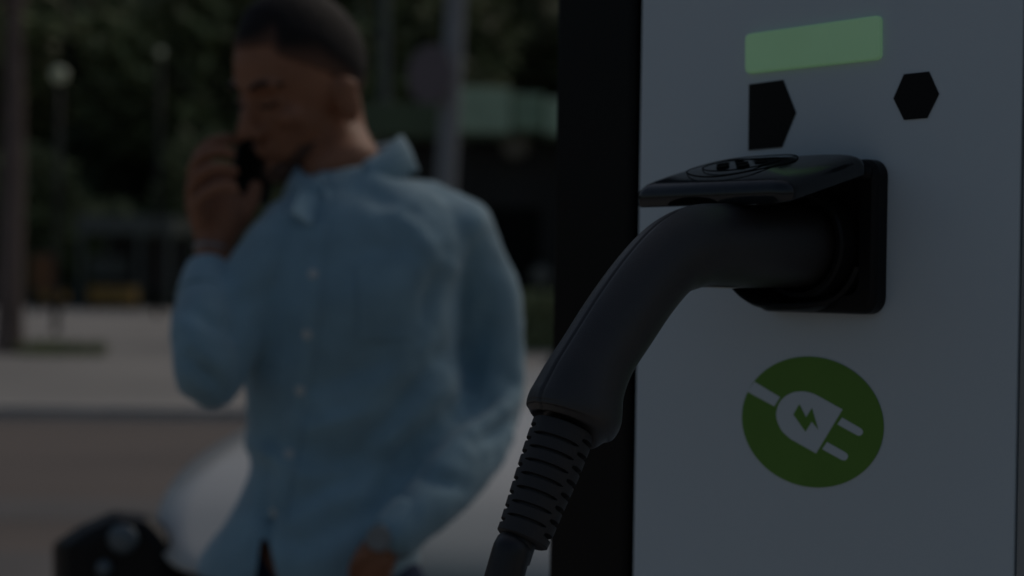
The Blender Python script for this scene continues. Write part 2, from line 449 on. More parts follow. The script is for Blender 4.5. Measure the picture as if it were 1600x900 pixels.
# strain relief with slots
rp = secs([(881,668,50),(873,690,50),(860,726,49),(848,758,47),(836,790,45),(825,820,43.5),(815,845,42)])
s = catmull(rp, 90); P = [Vector(q[:3]) for q in s]
L = [0]
for a, b in zip(P[:-1], P[1:]): L.append(L[-1] + (b - a).length)
tot = L[-1]; bm = bmesh.new(); rs = []; NA = 144
slots = 7; p0 = .15; pitch = (.855 - p0) / (slots - 1)
notch0 = p0 - pitch * .55
for i, p in enumerate(P):
    t = (P[min(i+1,len(P)-1)] - P[max(i-1,0)]).normalized()
    e1 = (CAM - p); e1 = (e1 - t * e1.dot(t)).normalized()
    e2 = t.cross(e1)
    e1r = e1 * math.cos(R(8)) + e2 * math.sin(R(8)); e2r = t.cross(e1r)
    f = L[i] / tot
    ring_ = []
    for j in range(NA):
        a = 2 * PI * j / NA; aa = math.degrees(math.atan2(math.sin(a), math.cos(a)))
        front = min(abs(aa), 180 - abs(aa))     # 0 at slot centre front or back
        r_ = s[i][3]
        h = 1
        def cut(fc, hw):
            x = abs(f - fc) / hw
            return 1 if x > 1.25 else (0 if x < .8 else (x - .8) / .45)
        hw = pitch * .105
        d_ = 1
        if front < 46:
            for k in range(slots): 
                w_ = hw * (1 - (front / 46)**6 * .8)
                d_ = min(d_, cut(p0 + k * pitch, w_))
        if front > 52:
            for k in range(slots + 1):
                w_ = hw * 1.25 * (1 - max(0, (60 - front) / 8)*.4)
                if notch0 + k * pitch < .93: d_ = min(d_, cut(notch0 + k * pitch, w_))
        h = (.84 if front < 49 else .72) * (1 - d_) + d_
        if f < .01: h *= .96
        if f > .985: h *= 1 - (f - .985) / .015 * .10
        ring_.append(p + (e1r * math.cos(a) + e2r * math.sin(a)) * r_ * h)
    rs.append(ring_)
rings(bm, rs); obj('strain_relief', bm, M_relief, conn, smooth=False)
me = bpy.data.objects['strain_relief'].data
for p_ in me.polygons: p_.use_smooth = True
bpy.data.objects['strain_relief'].modifiers.new('edges', 'EDGE_SPLIT').split_angle = R(38)
# cable: hangs from the relief, touches the ground and runs off towards the car
c1 = secs([(834,796,26),(814,838,27.5),(801,870,29.5),(787,905,31)])
lastp = Vector(c1[-1][:3]); rc = c1[-1][3]
cp = [c1[0], c1[1], c1[2], c1[3]]
dr = (Vector(c1[3][:3]) - Vector(c1[2][:3])).normalized()
q = lastp
for v, dn in ((Vector((-.25,-.12,-1)), .2), (Vector((-.12,0,-1)), .2), (Vector((-.1,.15,-1)), .2), (Vector((-.2,.35,-.8)), .14)):
    q = q + v.normalized() * dn; cp.append((*q, .012))
cp.append((q.x - .12, q.y + .2, .02, .012)); cp.append((q.x - .45, q.y + .3, .012, .012)); cp.append((q.x - .9, q.y + .9, .012, .012)); cp.append((q.x - 1.1, q.y + 2.2, .012, .012))
bm = bmesh.new(); tube(bm, cp, 10, 20); obj('cable', bm, M_cable, conn, smooth=True)

# ------------------------------------------------------------------ the man
MY = 2.14
def mp(px, py, dy=0): return at(px, py, MY + dy)
def mr(r): return r * MY / F_PX
man = empty('person', Vector((mp(500, 880).x, MY, 0)), 'man in blue button shirt and dark jeans, head bowed, phone at his ear', 'person')
hc = mp(469, 127, .07)
yaw, pit = R(46), R(24)
HF = Vector((-math.sin(yaw)*math.cos(pit), -math.cos(yaw)*math.cos(pit), -math.sin(pit)))
HL = Vector((math.cos(yaw), -math.sin(yaw), 0))
HU = HF.cross(HL); HU = HU if HU.z > 0 else -HU
# slight roll of the head towards the phone
rl = Matrix.Rotation(R(-4), 3, HF); HL = rl @ HL; HU = rl @ HU
def hp(f, l, u): return hc + HF * f + HL * l + HU * u
hax = (HF, HL, HU)
bmB = bmesh.new()
blob(bmB, hp(-.002, 0, .018), hax, (.094, .075, .096), 32)      # skull
blob(bmB, hp(.030, 0, -.035), hax, (.062, .060, .078), 32)      # face
blob(bmB, hp(.028, 0, -.075), hax, (.058, .052, .040), 24)      # jaw
blob(bmB, hp(.072, 0, -.100), hax, (.022, .024, .019), 16)      # chin
blob(bmB, hp(.078, 0, .020), hax, (.018, .055, .012), 16)       # brow
for sgn in (1, -1):
    blob(bmB, hp(.062, sgn*.040, -.028), hax, (.022, .020, .018), 16)   # cheek
    blob(bmB, hp(.078, sgn*.031, -.001), hax, (.012, .015, .009), 14)   # eyelid
    blob(bmB, hp(.100, sgn*.012, -.040), hax, (.013, .009, .009), 12)   # nostril
    blob(bmB, hp(-.010, sgn*.078, -.030), (HF*.94+HL*sgn*-.1, HL, HU), (.021, .011, .033), 16)  # ear
    blob(bmB, hp(-.014, sgn*.083, -.014), hax, (.017, .007, .015), 12)
nb, ntp = hp(.088, 0, .006), hp(.114, 0, -.036)
tube(bmB, [(*nb, .008), (*((nb+ntp)/2), .0095), (*ntp, .0115)], 3, 12)
blob(bmB, hp(.088, 0, -.062), hax, (.014, .024, .006), 14)
blob(bmB, hp(.086, 0, -.072), hax, (.013, .021, .007), 14)
# neck
nk0 = hp(-.030, 0, -.045); nk1 = mp(537, 275, .06)
mid = (nk0 + nk1) / 2 + Vector((-.004, .01, 0))
tube(bmB, [(*nk0, .051), (*mid, .051), (*nk1, .060)], 4, 24)
# limbs under the clothes, wrists and hands
sh_l = mp(716, 352, .04); sh_r = mp(440, 372, .02)
def chain(lst, k=1.0): return [(*mp(x, y, dy), mr(r_) * k) for x, y, r_, dy in lst]
left_arm = [(690,345,58,.04),(722,385,62,.05),(752,450,60,.07),(768,530,56,.08),(770,600,52,.07),(760,665,49,.02),(722,722,49,-.04),(678,775,45,-.09),(636,818,38,-.125),(612,841,34,-.14)]
right_arm = [(462,350,52,.02),(425,400,56,-.02),(385,470,56,-.04),(350,545,53,-.07),(327,592,47,-.095),(318,575,47,-.12),(316,520,46,-.105),(319,470,42,-.065),(325,440,36,-.035)]
tube(bmB, [(*q[:3], q[3]*.52) for q in chain(left_arm)], 4, 16)
tube(bmB, [(*q[:3], q[3]*.56) for q in chain(right_arm)], 4, 16)
# right (phone) hand
fw = mp(330, 415, -.205)
tube(bmB, chain([(326,440,24,-0.035),(332,400,26,-0.002),(336,378,30,0.010)]), 4, 16)
hand_p = [(336,378),(338,340),(335,300)]
def hv(px, py, dy): return mp(px, py, dy)
tube(bmB, [(*mp(336,385,0.010), mr(30), mr(22)), (*mp(338,350,0.010), mr(42), mr(24)), (*mp(333,315,0.015), mr(45), mr(23)), (*mp(328,285,0.025), mr(40), mr(20))], 4, 16)
# fingers curl round the phone back, knuckles to the left, tips on the far edge
for pts in (((312,290,12,0.015),(306,255,12,0.020),(325,228,11.5,0.025),(352,218,10.5,0.030),(368,222,9,0.035)),
            ((308,305,12.5,0.000),(299,272,12.5,-0.005),(315,246,12,-0.010),(343,236,11,-0.010),(362,242,9.5,-0.005)),
            ((309,325,12,-0.015),(300,295,12,-0.025),(318,270,11.5,-0.035),(346,262,10.5,-0.035),(366,270,9,-0.030)),
            ((315,345,11,-0.025),(308,320,11,-0.040),(327,299,10.5,-0.053),(350,292,9.5,-0.053),(368,298,8,-0.045))):
    tube(bmB, chain(pts), 3, 10)
tube(bmB, chain([(352,372,17,0.015),(376,345,15,0.020),(392,318,13.5,0.025),(400,290,11.5,0.030)]), 3, 12)   # thumb
# left hand slipping into the pocket
tube(bmB, chain([(618,836,26,-.135),(600,854,27,-.145),(587,872,31,-.145),(574,905,32,-.12)]), 4, 14)
for dx, l_ in ((-22,34),(-8,42),(6,40),(20,32)):
    tube(bmB, chain([(574+dx,905,10,-.12),(568+dx,925,9.5,-.10),(560+dx,905+l_+10,8,-.08)]), 3, 8)
tube(bmB, chain([(580,858,13,-.165),(563,872,12,-.165),(553,892,10,-.15)]), 3, 10)
# trunk and legs (under the clothes)
torso = [ # cx, cy, half width, half depth m, dy
 (556,268,62,.058,.05),(575,300,125,.085,.05),(578,340,160,.105,.04),(566,400,166,.118,.03),(552,460,166,.122,.02),(550,520,168,.120,.02),
 (552,580,172,.116,.02),(553,640,170,.112,.02),(549,690,153,.108,.01),(533,730,137,.108,.0),(513,790,148,.116,-.005),(492,850,164,.124,-.01),(483,893,168,.128,-.01)]
def torso_rings(k, n=40, last=None):
    rs = []
    for cx, cy, hw, hd, dy in catmull(torso[:last], 3):
        c = mp(cx, cy, dy); a = mr(hw) * k; b = hd * k
        # turn the chest a little towards the left of the picture
        ax = Vector((math.cos(R(-12)), math.sin(R(-12)), 0)) ; ay = Vector((-ax.y, ax.x, 0))
        ring_ = []
        for j in range(n):
            t = 2*PI*j/n; ct, st = math.cos(t), math.sin(t)
            e = 2/2.4
            ring_.append(c + ax * (a * math.copysign(abs(ct)**e, ct)) + ay * (b * math.copysign(abs(st)**e, st)))
        rs.append(ring_)
    return rs
rings(bmB, torso_rings(.77))
hipL, hipR = mp(560, 915, -.02), mp(415, 915, -.02)
legL = [(*hipL, .088), (hipL.x + .02, hipL.y - .07, .72, .082), (hipL.x + .06, hipL.y - .18, .46, .060), (hipL.x + .06, hipL.y - .16, .30, .055), (hipL.x + .06, hipL.y - .14, .09, .040)]
legR = [(*hipR, .088), (hipR.x - .03, hipR.y - .09, .72, .082), (hipR.x - .06, hipR.y - .22, .46, .060), (hipR.x - .07, hipR.y - .20, .30, .055), (hipR.x - .08, hipR.y - .18, .09, .040)]
for lg in (legL, legR): tube(bmB, [(x, y, z, r_ * .86) for x, y, z, r_ in lg], 4, 16)
body_me = remesh(bmB, .0042, 3, 'body')
for v in body_me.vertices:
    q = v.co - hc; f, l, u = q.dot(HF), q.dot(HL), q.dot(HU)
    if f > .03 and abs(u) < .12:
        d_ = 0
        for sgn in (1, -1):
            d_ -= .013 * math.exp(-(((l - sgn*.032)/.017)**2 + ((u - .004)/.012)**2))
            d_ += .006 * math.exp(-(((l - sgn*.031)/.011)**2 + ((u + .001)/.006)**2))
            d_ -= .006 * math.exp(-(((l - sgn*.045)/.014)**2 + ((u + .060)/.018)**2))
        d_ -= .004 * math.exp(-((l/.02)**2 + ((u + .067)/.0025)**2))
        v.co += HF * d_
body = link('body', body_me, M_skin, man, smooth=True)

# hair: close cropped cap
bm = bmesh.new(); bmesh.ops.create_icosphere(bm, subdivisions=6, radius=1)
kill = []; dl = bm.verts.layers.float.new('hair_cover')
for v in bm.verts:
    f, l, u = v.co
    # hairline: high at the forehead, sideburn before the ear, low at the nape
    line = .52 if f > .5 else (.52 - (.5 - f) * 1.5 if f > .1 else (-.08 - (.1 - f) * 1.1 if f > -.45 else -.68))
    if f > .1: line = line + (min(line, .34 - (.66 - min(f, .66)) * .7) - line) * max(0, min(1, (abs(l) - .52) / .16))
    if u < line: kill.append(v)
    nn = noise.noise(Vector((f, l, u)) * 22) * .008 + noise.noise(Vector((f, l, u)) * 60) * .012
    edge = max(0, min(1, (u - line) / .5))
    k = .99 + .085 * edge + nn
    v[dl] = max(0, min(1, (u - line) / (.14 + .28 * max(0, min(1, (.75 - f) / .6)))))
    v.co = hp(-.003, 0, .018) + HF * (f*.096*k) + HL * (l*.077*k) + HU * (u*.101*k)
bmesh.ops.delete(bm, geom=kill, context='VERTS')
hair = obj('hair', bm, M_hairf, body, smooth=True)
m_ = hair.modifiers.new('thick', 'SOLIDIFY'); m_.thickness = .006; m_.offset = -1
for sgn in (1, -1):
    bm = bmesh.new()
    tube(bm, [(*hp(.093, sgn*.014, .020), .003), (*hp(.089, sgn*.034, .025), .004), (*hp(.070, sgn*.056, .018), .002)], 4, 8)
    obj('eyebrow', bm, M_hair, body, smooth=True)
    bm = bmesh.new()
    tube(bm, [(*hp(.090, sgn*.018, -.004), .0016), (*hp(.089, sgn*.031, -.007), .0022), (*hp(.079, sgn*.046, -.004), .0014)], 4, 6)
    obj('eyelashes', bm, M_hair, body, smooth=True)
# short beard along jaw and chin
bm = bmesh.new()
blob(bm, hp(.030, 0, -.079), hax, (.0605, .0545, .0405), 28); blob(bm, hp(.073, 0, -.101), hax, (.0245, .0265, .0205), 20)
for v in list(bm.verts):
    q = v.co - hc; f, l, u = q.dot(HF), q.dot(HL), q.dot(HU)
    if u > -.072 - max(0, f-.03)*.3 + abs(l)*.3: bm.verts.remove(v)
obj('beard', bm, mat('beard_stubble', (.10, .055, .038), .8, var=.3, scale=200, bump=.6, bscale=600), body, smooth=True)

# shirt
bmS = bmesh.new()
rings(bmS, torso_rings(1.0))
tube(bmS, chain(left_arm), 4, 24); tube(bmS, chain(right_arm), 4, 24)
# fuller shoulder caps
blob(bmS, mp(705, 352, .045), (X_, Y_, Z), (mr(62), .075, mr(52)), 20)
blob(bmS, mp(452, 358, .02), (X_, Y_, Z), (mr(52), .07, mr(46)), 20)
blob(bmS, mp(645, 318, .05), (X_, Y_, Z), (mr(72), .07, mr(42)), 20)
sm = remesh(bmS, .006, 7, 'shirt')
def seg(px, py, a, b):
    ax, ay = a; bx, by = b; dx, dy = bx-ax, by-ay; t = ((px-ax)*dx+(py-ay)*dy)/(dx*dx+dy*dy)
    t = max(0, min(1, t)); return math.hypot(px-ax-t*dx, py-ay-t*dy), t
folds = [((690,560),(560,705),22,.016),((560,705),(510,725),18,.010),((700,640),(600,760),20,.012),((390,690),(470,740),14,-.010),((640,700),(420,800),18,.010),
         ((660,760),(470,850),20,.009),((600,640),(470,680),18,-.009),((800,600),(720,655),16,.013),((815,650),(745,690),14,.012),((760,480),(735,600),16,.007),
         ((690,400),(655,520),18,.010),((720,760),(660,740),14,.010),((420,780),(415,860),10,.012),((300,560),(350,610),14,.012),((290,480),(360,520),14,.008),
         ((505,300),(490,420),12,.007),((640,450),(560,600),30,.006),((560,300),(640,330),14,.006),((500,600),(640,560),20,.007),((620,330),(700,420),18,-.007)]
invR = CR.transposed()
def pix(p):
    q = invR @ (p - CAM); return 800 + q.x / -q.z * F_PX, 450 - q.y / -q.z * F_PX
nrm = [v.normal.copy() for v in sm.vertices]
for v, nn in zip(sm.vertices, nrm):
    px, py = pix(v.co); d_ = 0
    if nn.y < .2:
        for a, b, w_, dep in folds:
            dist, t = seg(px, py, a, b)
            if dist < w_ * 3: d_ -= 1.2 * dep * math.exp(-(dist/w_)**2) * (.3 + .7*math.sin(PI*min(max(t,.08),.92)))
    q = v.co
    al, ac = q.x*.8 + q.z*.6, -q.x*.6 + q.z*.8
    amp = .012 if py > 560 else .0075
    d_ += amp * noise.noise(Vector((al*5, ac*17, q.y*6))) + .002 * noise.noise(q * 40)
    v.co = q + nn * d_
# the two tails part below the last button
bm = bmesh.new(); bm.from_mesh(sm); bm.normal_update(); kl = []
for v in bm.verts:
    px, py = pix(v.co)
    if py > 822 and v.normal.y < 0 and v.co.y < MY and abs(px - 412 - (py-822)*.05) < (py - 822) * .16: kl.append(v)
bmesh.ops.delete(bm, geom=kl, context='VERTS')
for _ in range(12):
    be = [v for v in bm.verts if any(e.is_boundary for e in v.link_edges)]
    nc = {v: sum(((e.other_vert(v).co) for e in v.link_edges if e.is_boundary), Vector()) / max(1, sum(e.is_boundary for e in v.link_edges)) for v in be}
    for v in be: v.co = v.co.lerp(nc[v], .6)
bm.to_mesh(sm); bm.free()
for p_ in sm.polygons: p_.use_smooth = True
shirt = link('shirt', sm, M_shirt, body, smooth=True)
# collar: stand and wings
bm = bmesh.new(); rs = []
cc = mp(548, 262, .045)
def colring(rad, up, dz=0):
    out = []
    for j in range(33):
        t = R(-70) + R(-0) + (R(320)) * j / 32 + R(-20)      # open towards lower left front
        t2 = R(268) + R(20) + R(320) * j / 32
        x = math.cos(t2); y = math.sin(t2)
        front = max(0, -y*.8 - x*.35)
        out.append(cc + X_ * (x * rad * 1.02) + Y_ * (y * rad * .9) + Z * (up - .050 * front + .010 * x + dz))
    return out
rs = [colring(.078, -.03), colring(.072, .0), colring(.066, .026), colring(.070, .034), colring(.080, .018), colring(.092, -.012)]
rings(bm, rs, False, False, closed=False)
c_ = obj('collar', bm, M_shirt, shirt, smooth=True)
m_ = c_.modifiers.new('thick', 'SOLIDIFY'); m_.thickness = .004
# collar wings in front
for pts in (((505,292),(545,300),(560,352),(520,340)), ((470,296),(498,305),(488,352),(455,330))):
    bm = bmesh.new(); vs = [mp(x, y, -.085 + (.02 if i > 1 else .055)) for i, (x, y) in enumerate(pts)]
    vs = [bm.verts.new(p) for p in vs]; bm.faces.new(vs)
    o = obj('collar_wing', bm, M_shirt, shirt); m_ = o.modifiers.new('t', 'SOLIDIFY'); m_.thickness = .004
    bmesh
# placket strip, buttons sitting on the front surface
from mathutils.bvhtree import BVHTree
tree = BVHTree.FromPolygons([v.co.copy() for v in sm.vertices], [tuple(p.vertices) for p in sm.polygons])
def surf(px, py):
    r_ = ray(px, py).normalized(); h = tree.ray_cast(CAM, r_)
    return (h[0], h[1]) if h[0] else (mp(px, py, -.12), Vector((0,-1,0)))
line = [(500,345),(495,390),(490,430),(486,475),(481,525),(475,570),(468,612),(460,660),(451,711),(441,755),(432,800),(430,812)]
bm = bmesh.new(); rs = []
for x, y in catmull(line, 4):
    ring_ = []
    for dx in (-19, -17, 0, 17, 19):
        p, n_ = surf(x + dx, y); ring_.append(p + n_ * (.0025 if abs(dx) < 18 else -.001))
    rs.append(ring_)
rings(bm, rs, False, False, closed=False); obj('placket', bm, M_shirt, shirt, smooth=True)
for x, y in ((490,430),(481,522),(470,610),(452,711),(430,800)):
    p, n_ = surf(x, y); n_ = Vector((n_.x, n_.y, n_.z)); n_ = n_ if n_.y < 0 else -n_
    bm = bmesh.new(); q = n_.to_track_quat('Z', 'Y').to_matrix().to_4x4(); q.translation = p + n_ * .004
    bmesh.ops.create_cone(bm, cap_ends=True, segments=16, radius1=.0068, radius2=.006, depth=.003, matrix=q)
    obj('button', bm, M_shirtw, shirt)
# cuffs
for lst in ([(319,468,43.5,-.062),(322,447,41,-.044),(326,425,37,-.022)], [(644,810,40,-.118),(626,829,38.5,-.132),(609,845,36,-.142)]):
    bm = bmesh.new(); tube(bm, chain(lst), 3, 24, cap=False); obj('cuff', bm, M_shirt, shirt, smooth=True)
# chest pocket
bm = bmesh.new(); rs = []
for y in range(410, 531, 10):
    rs.append([surf(x, y)[0] + surf(x, y)[1] * .003 for x in (560,575,590,605,620,635,648)])
rings(bm, rs, False, False, closed=False); obj('chest_pocket', bm, M_shirt, shirt, smooth=True)
# jeans, belt line and shoes
bm = bmesh.new()
c = mp(488, 880, 0)
tube(bm, [(c.x + .012, c.y + .01, c.z + .045, .120, .104), (c.x, c.y, c.z - .03, .132, .112), (c.x - .005, c.y - .01, c.z - .09, .145, .115)], 4, 28)
for lg in (legL, legR): tube(bm, lg, 4, 20)
jm = remesh(bm, .008, 5, 'jeans')
for v in jm.vertices:
    v.co += v.normal * (.006 * noise.noise(v.co * Vector((9, 9, 22)) if False else Vector((v.co.x*9, v.co.y*9, v.co.z*22))))
link('jeans', jm, M_jeans, body, smooth=True)
for lg in (legL, legR):
    x, y, z, _ = lg[-1]; bm = bmesh.new()
    tube(bm, [(x, y + .05, .045, .040, .045), (x, y - .02, .05, .043, .05), (x - .01, y - .12, .038, .046, .038), (x - .015, y - .20, .028, .040, .028)], 4, 16, flat=(0,0,1))
    obj('shoe', bm, M_dark, body, smooth=True)
# watch on the pocket wrist, thin bracelet on the phone wrist
bm = bmesh.new(); tube(bm, chain([(606,848,29.5,-.143),(600,853,29,-.145)]), 2, 24, cap=False); wt = obj('watch_strap', bm, M_metal, body, smooth=True)
p = mp(592, 842, -.172); bm = bmesh.new()
q = (CAM - p).normalized().to_track_quat('Z', 'Y').to_matrix().to_4x4(); q.translation = p
bmesh.ops.create_cone(bm, cap_ends=True, segments=24, radius1=.017, radius2=.015, depth=.008, matrix=q); obj('watch_face', bm, M_metal, wt)
bm = bmesh.new(); tube(bm, chain([(330,394,28.5,.002),(331,388,29,.004)]), 2, 24, cap=False); obj('bracelet', bm, M_metal, body, smooth=True)

# phone (held, a thing of its own)
pa, pb = hp(-.004, -.094, -.010), hp(.072, -.086, -.135)
pl = (pb - pa).normalized(); pth = (HL - pl * HL.dot(pl)).normalized(); pside = pth.cross(pl)
phone = empty('phone', (pa + pb) / 2, 'black mobile phone held to the ear of the man in the blue shirt', 'phone')
bm = bmesh.new(); frame_box(bm, pa, pl, pside, pth, -.022, (pb - pa).length + .018, -.034, .034, -.0045, .0045); obj('phone_case', bm, M_phone, phone, bevel=.004)
bm = bmesh.new(); frame_box(bm, pa, pl, pside, pth, -.018, (pb - pa).length + .014, -.031, .031, .0047, .0052); obj('screen', bm, M_glass, phone)

# ------------------------------------------------------------------ white car behind the man, nose towards the camera
car = empty('parked_car', (.28, 4.3, 0), 'white parked car with black nose and headlight, behind the man in the blue shirt', 'car')
xc = .28
def hood_ring(y, hw, ze, zc, n=28):
    out = []
    for j in range(n + 1):
        t = -1 + 2 * j / n
        z = ze + (zc - ze) * (1 - abs(t)**2.6)
        out.append(Vector((xc + hw * t, y, z)))
    return out
def shell(name, rs, m, parent, th=.02, sm_=True):
    bm = bmesh.new(); rings(bm, rs, False, False, closed=False); o = obj(name, bm, m, parent, smooth=sm_)
    s_ = o.modifiers.new('t', 'SOLIDIFY'); s_.thickness = th; s_.offset = 0; return o
hr = []
for y, hw, ze, zc in catmull([(2.375,.66,.800,.800),(2.39,.74,.812,.835),(2.44,.795,.840,.875),(2.54,.835,.890,.925),(2.70,.855,.935,.965),(3.0,.862,.975,1.010),(3.4,.866,.985,1.035),(3.95,.866,.99,1.05)], 5):
    hr.append(hood_ring(y, hw, ze, zc))
shell('hood', hr, M_carw, car, .012)
# body sides and nose: stations along the length (y, half width, top z of shoulder, bottom z)
st = [(2.33,.70,.68,.30),(2.36,.82,.76,.24),(2.46,.86,.80,.20),(2.62,.87,.84,.18),(3.0,.87,.89,.17),(3.5,.875,.925,.17),(4.6,.88,.94,.17),(5.9,.86,.94,.18),(6.3,.80,.90,.25),(6.42,.66,.78,.34)]
rs = []
for y, hw, zt, zb in catmull(st, 4):
    r_ = []
    for sx, z in ((-.70,zt-.01),(-.86,zt),(-.95,zt-.03),(-1,zt-.10),(-1.0,(zt+zb)/2),(-.97,zb+.08),(-.9,zb),(0,zb),(.9,zb),(.97,zb+.08),(1.0,(zt+zb)/2),(1,zt-.10),(.95,zt-.03),(.86,zt),(.70,zt-.01),(0,zt-.02)):
        r_.append(Vector((xc + sx*hw, y, z)))
    rs.append(r_)
cut = next(i for i, r_ in enumerate(rs) if r_[0].y > 2.86)
bm = bmesh.new(); rings(bm, rs[:cut+1], True, False); obj('front_fascia', bm, M_carb, car, smooth=True)
bm = bmesh.new(); rings(bm, rs[cut:], False, True); obj('body', bm, M_carw, car, smooth=True)
# white bumper centre
bm = bmesh.new()
rings(bm, [[Vector((xc + .50*math.sin(t), 2.318 + .02*abs(math.sin(t)), z)) if o_ == 0 else Vector((xc + .50*math.sin(t), 2.45, z)) for t in [R(a) for a in range(-90, 91, 15)]] for z, o_ in ((.55,1),(.55,0),(.60,0),(.78,0),(.79,1))], False, False, closed=False)
obj('bumper', bm, M_carw, car, smooth=True)
piv = Vector((-.55, 2.40, 0)); ca = R(-15); rm = Matrix.Rotation(ca, 3, 'Z'); csh = Vector((-.03, .02, 0))
def car_local(p): return piv + rm.inverted() @ (p - csh - piv)
# headlights: angular black housings standing out at each front corner
hl_px = rounded([(84, 960), (82, 850), (122, 822), (178, 797), (238, 803), (268, 836), (290, 880), (300, 960)], 9, 3)
hcx = sum(p_[0] for p_ in hl_px)/len(hl_px); hcy = sum(p_[1] for p_ in hl_px)/len(hl_px)
for sgn in (-1, 1):
    def q_(x, y, Y):
        p = car_local(at(x, y, Y))
        return p if sgn < 0 else Vector((2*xc - p.x, p.y, p.z))
    bm = bmesh.new()
    rings(bm, [[q_(hcx + (x-hcx)*k, hcy + (y-hcy)*k, Y) for x, y in hl_px] for Y, k in ((2.405,.55),(2.41,.80),(2.43,.93),(2.47,1),(2.60,1),(2.72,.92))])
    hl = obj('headlight', bm, M_carb, car, smooth=False)
    for x, y, rx_, rz_ in ((192, 842, .026, .022), (163, 888, .013, .013)):
        bm = bmesh.new(); blob(bm, q_(x, y, 2.402), (X_, Y_, Z), (rx_, .010, rz_), 14)
        obj('lamp_lens', bm, M_lampg, hl, smooth=True)
# cabin
cab = []
for y, hw, z in ((3.93,.60,.985),(4.3,.57,1.15),(4.75,.54,1.32),(5.1,.53,1.38),(5.5,.53,1.38),(5.9,.52,1.30),(6.2,.60,.97)):
    cab.append((y, hw, z))
rs = []
for y, hw, z in catmull(cab, 4):
    rs.append([Vector((xc + sx*hw*(1 + q), y, .93 + (z-.93)*f)) for sx, f, q in ((-1,0,.12),(-1,.5,.05),(-1,.88,0),(-.9,.97,0),(-.5,1,0),(0,1.01,0),(.5,1,0),(.9,.97,0),(1,.88,0),(1,.5,.05),(1,0,.12))])
k1 = 9
shell('windscreen', rs[:k1], M_glass, car, .006)
shell('roof', [r_[3:8] for r_ in rs[k1-1:21]], M_carb, car, .012)
shell('side_window', [r_[:4] for r_ in rs[k1-1:21]], M_glass, car, .006)
shell('side_window', [r_[7:] for r_ in rs[k1-1:21]], M_glass, car, .006)
shell('rear_window', rs[20:], M_glass, car, .006)
for sgn in (-1, 1):
    for y in (3.0, 5.45):
        bm = bmesh.new()
        q = Matrix.Rotation(R(90), 4, 'Y'); q.translation = Vector((xc + sgn*.79, y, .31))
        bmesh.ops.create_cone(bm, cap_ends=True, segments=40, radius1=.31, radius2=.31, depth=.2, matrix=q)
        wh = obj('wheel', bm, M_tyre, car, bevel=.02)
        bm = bmesh.new(); q = q.copy(); q.translation = Vector((xc + sgn*.845, y, .31))
        bmesh.ops.create_cone(bm, cap_ends=True, segments=32, radius1=.2, radius2=.2, depth=.12, matrix=q); obj('rim', bm, M_rim, wh, bevel=.01)
    bm = bmesh.new(); blob(bm, Vector((xc + sgn*.80, 3.95, 1.00)), (X_, Y_, Z), (.085, .05, .065), 16)
    obj('wing_mirror', bm, M_carb, car, smooth=True)

# the car stands turned a little: nose towards the man, tail away to the right
car.location = piv + rm @ (Vector(car.location) - piv) + csh; car.rotation_euler = (0, 0, ca)

# ------------------------------------------------------------------ across the street
def pole(name, px0, py0, px1, py1, Y, r_, m, label, cat):
    a, b = at(px0, py0, Y), at(px1, py1, Y)
    d_ = (a - b).normalized(); g = b - d_ * (b.z / d_.z); t = a + d_ * 1.8
    e = empty(name, g, label, cat)
    bm = bmesh.new(); tube(bm, [(*g, r_), (*((g+t)/2), r_), (*t, r_*.9)], 3, 20, cap=False); obj('post', bm, m, e, smooth=True)
    bm = bmesh.new(); tube(bm, [(g.x, g.y, 0, r_*1.9), (g.x, g.y, .25, r_*1.7)], 1, 20, cap=False); obj('foot', bm, m, e)
    return e
sp = pole('sign_post', 712, 0, 697, 280, 13.0, .085, M_pole, 'grey metal post with a small round sign, just right of the man head', 'post')
p = at(672, 116, 12.9); bm = bmesh.new()
q = Vector((-.62, -.78, 0)).to_track_quat('Z', 'Y').to_matrix().to_4x4(); q.translation = p
bmesh.ops.create_cone(bm, cap_ends=True, segments=40, radius1=.24, radius2=.24, depth=.012, matrix=q); obj('sign_disc', bm, M_sign, sp, bevel=.003)
bm = bmesh.new(); box(bm, 0, .22, -.02, .02, -.02, .02, p + Vector((0, .03, 0))); obj('bracket', bm, M_pole, sp)
pole('lamp_post', 600, 0, 602, 300, 34.0, .12, M_steel, 'thin dark post far behind, directly right of the man hair', 'post')

# added globes on posts, standing in for light spots among the trees
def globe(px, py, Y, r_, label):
    p = at(px, py, Y); e = empty('light_spot_globe', (p.x, p.y, 0), label, 'light spot', 'added light spot globes in front of the dark trees')
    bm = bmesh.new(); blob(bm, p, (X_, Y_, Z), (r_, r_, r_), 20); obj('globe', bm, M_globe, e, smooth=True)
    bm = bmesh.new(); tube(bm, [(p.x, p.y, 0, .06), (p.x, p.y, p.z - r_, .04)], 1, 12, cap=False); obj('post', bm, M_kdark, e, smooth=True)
globe(93, 117, 30, .15, 'pale yellowish globe on a post, added as a light spot at the upper left among dark trees')
globe(251, 82, 42, .10, 'fainter globe, added as a light spot between the yellowish globe and the man head')

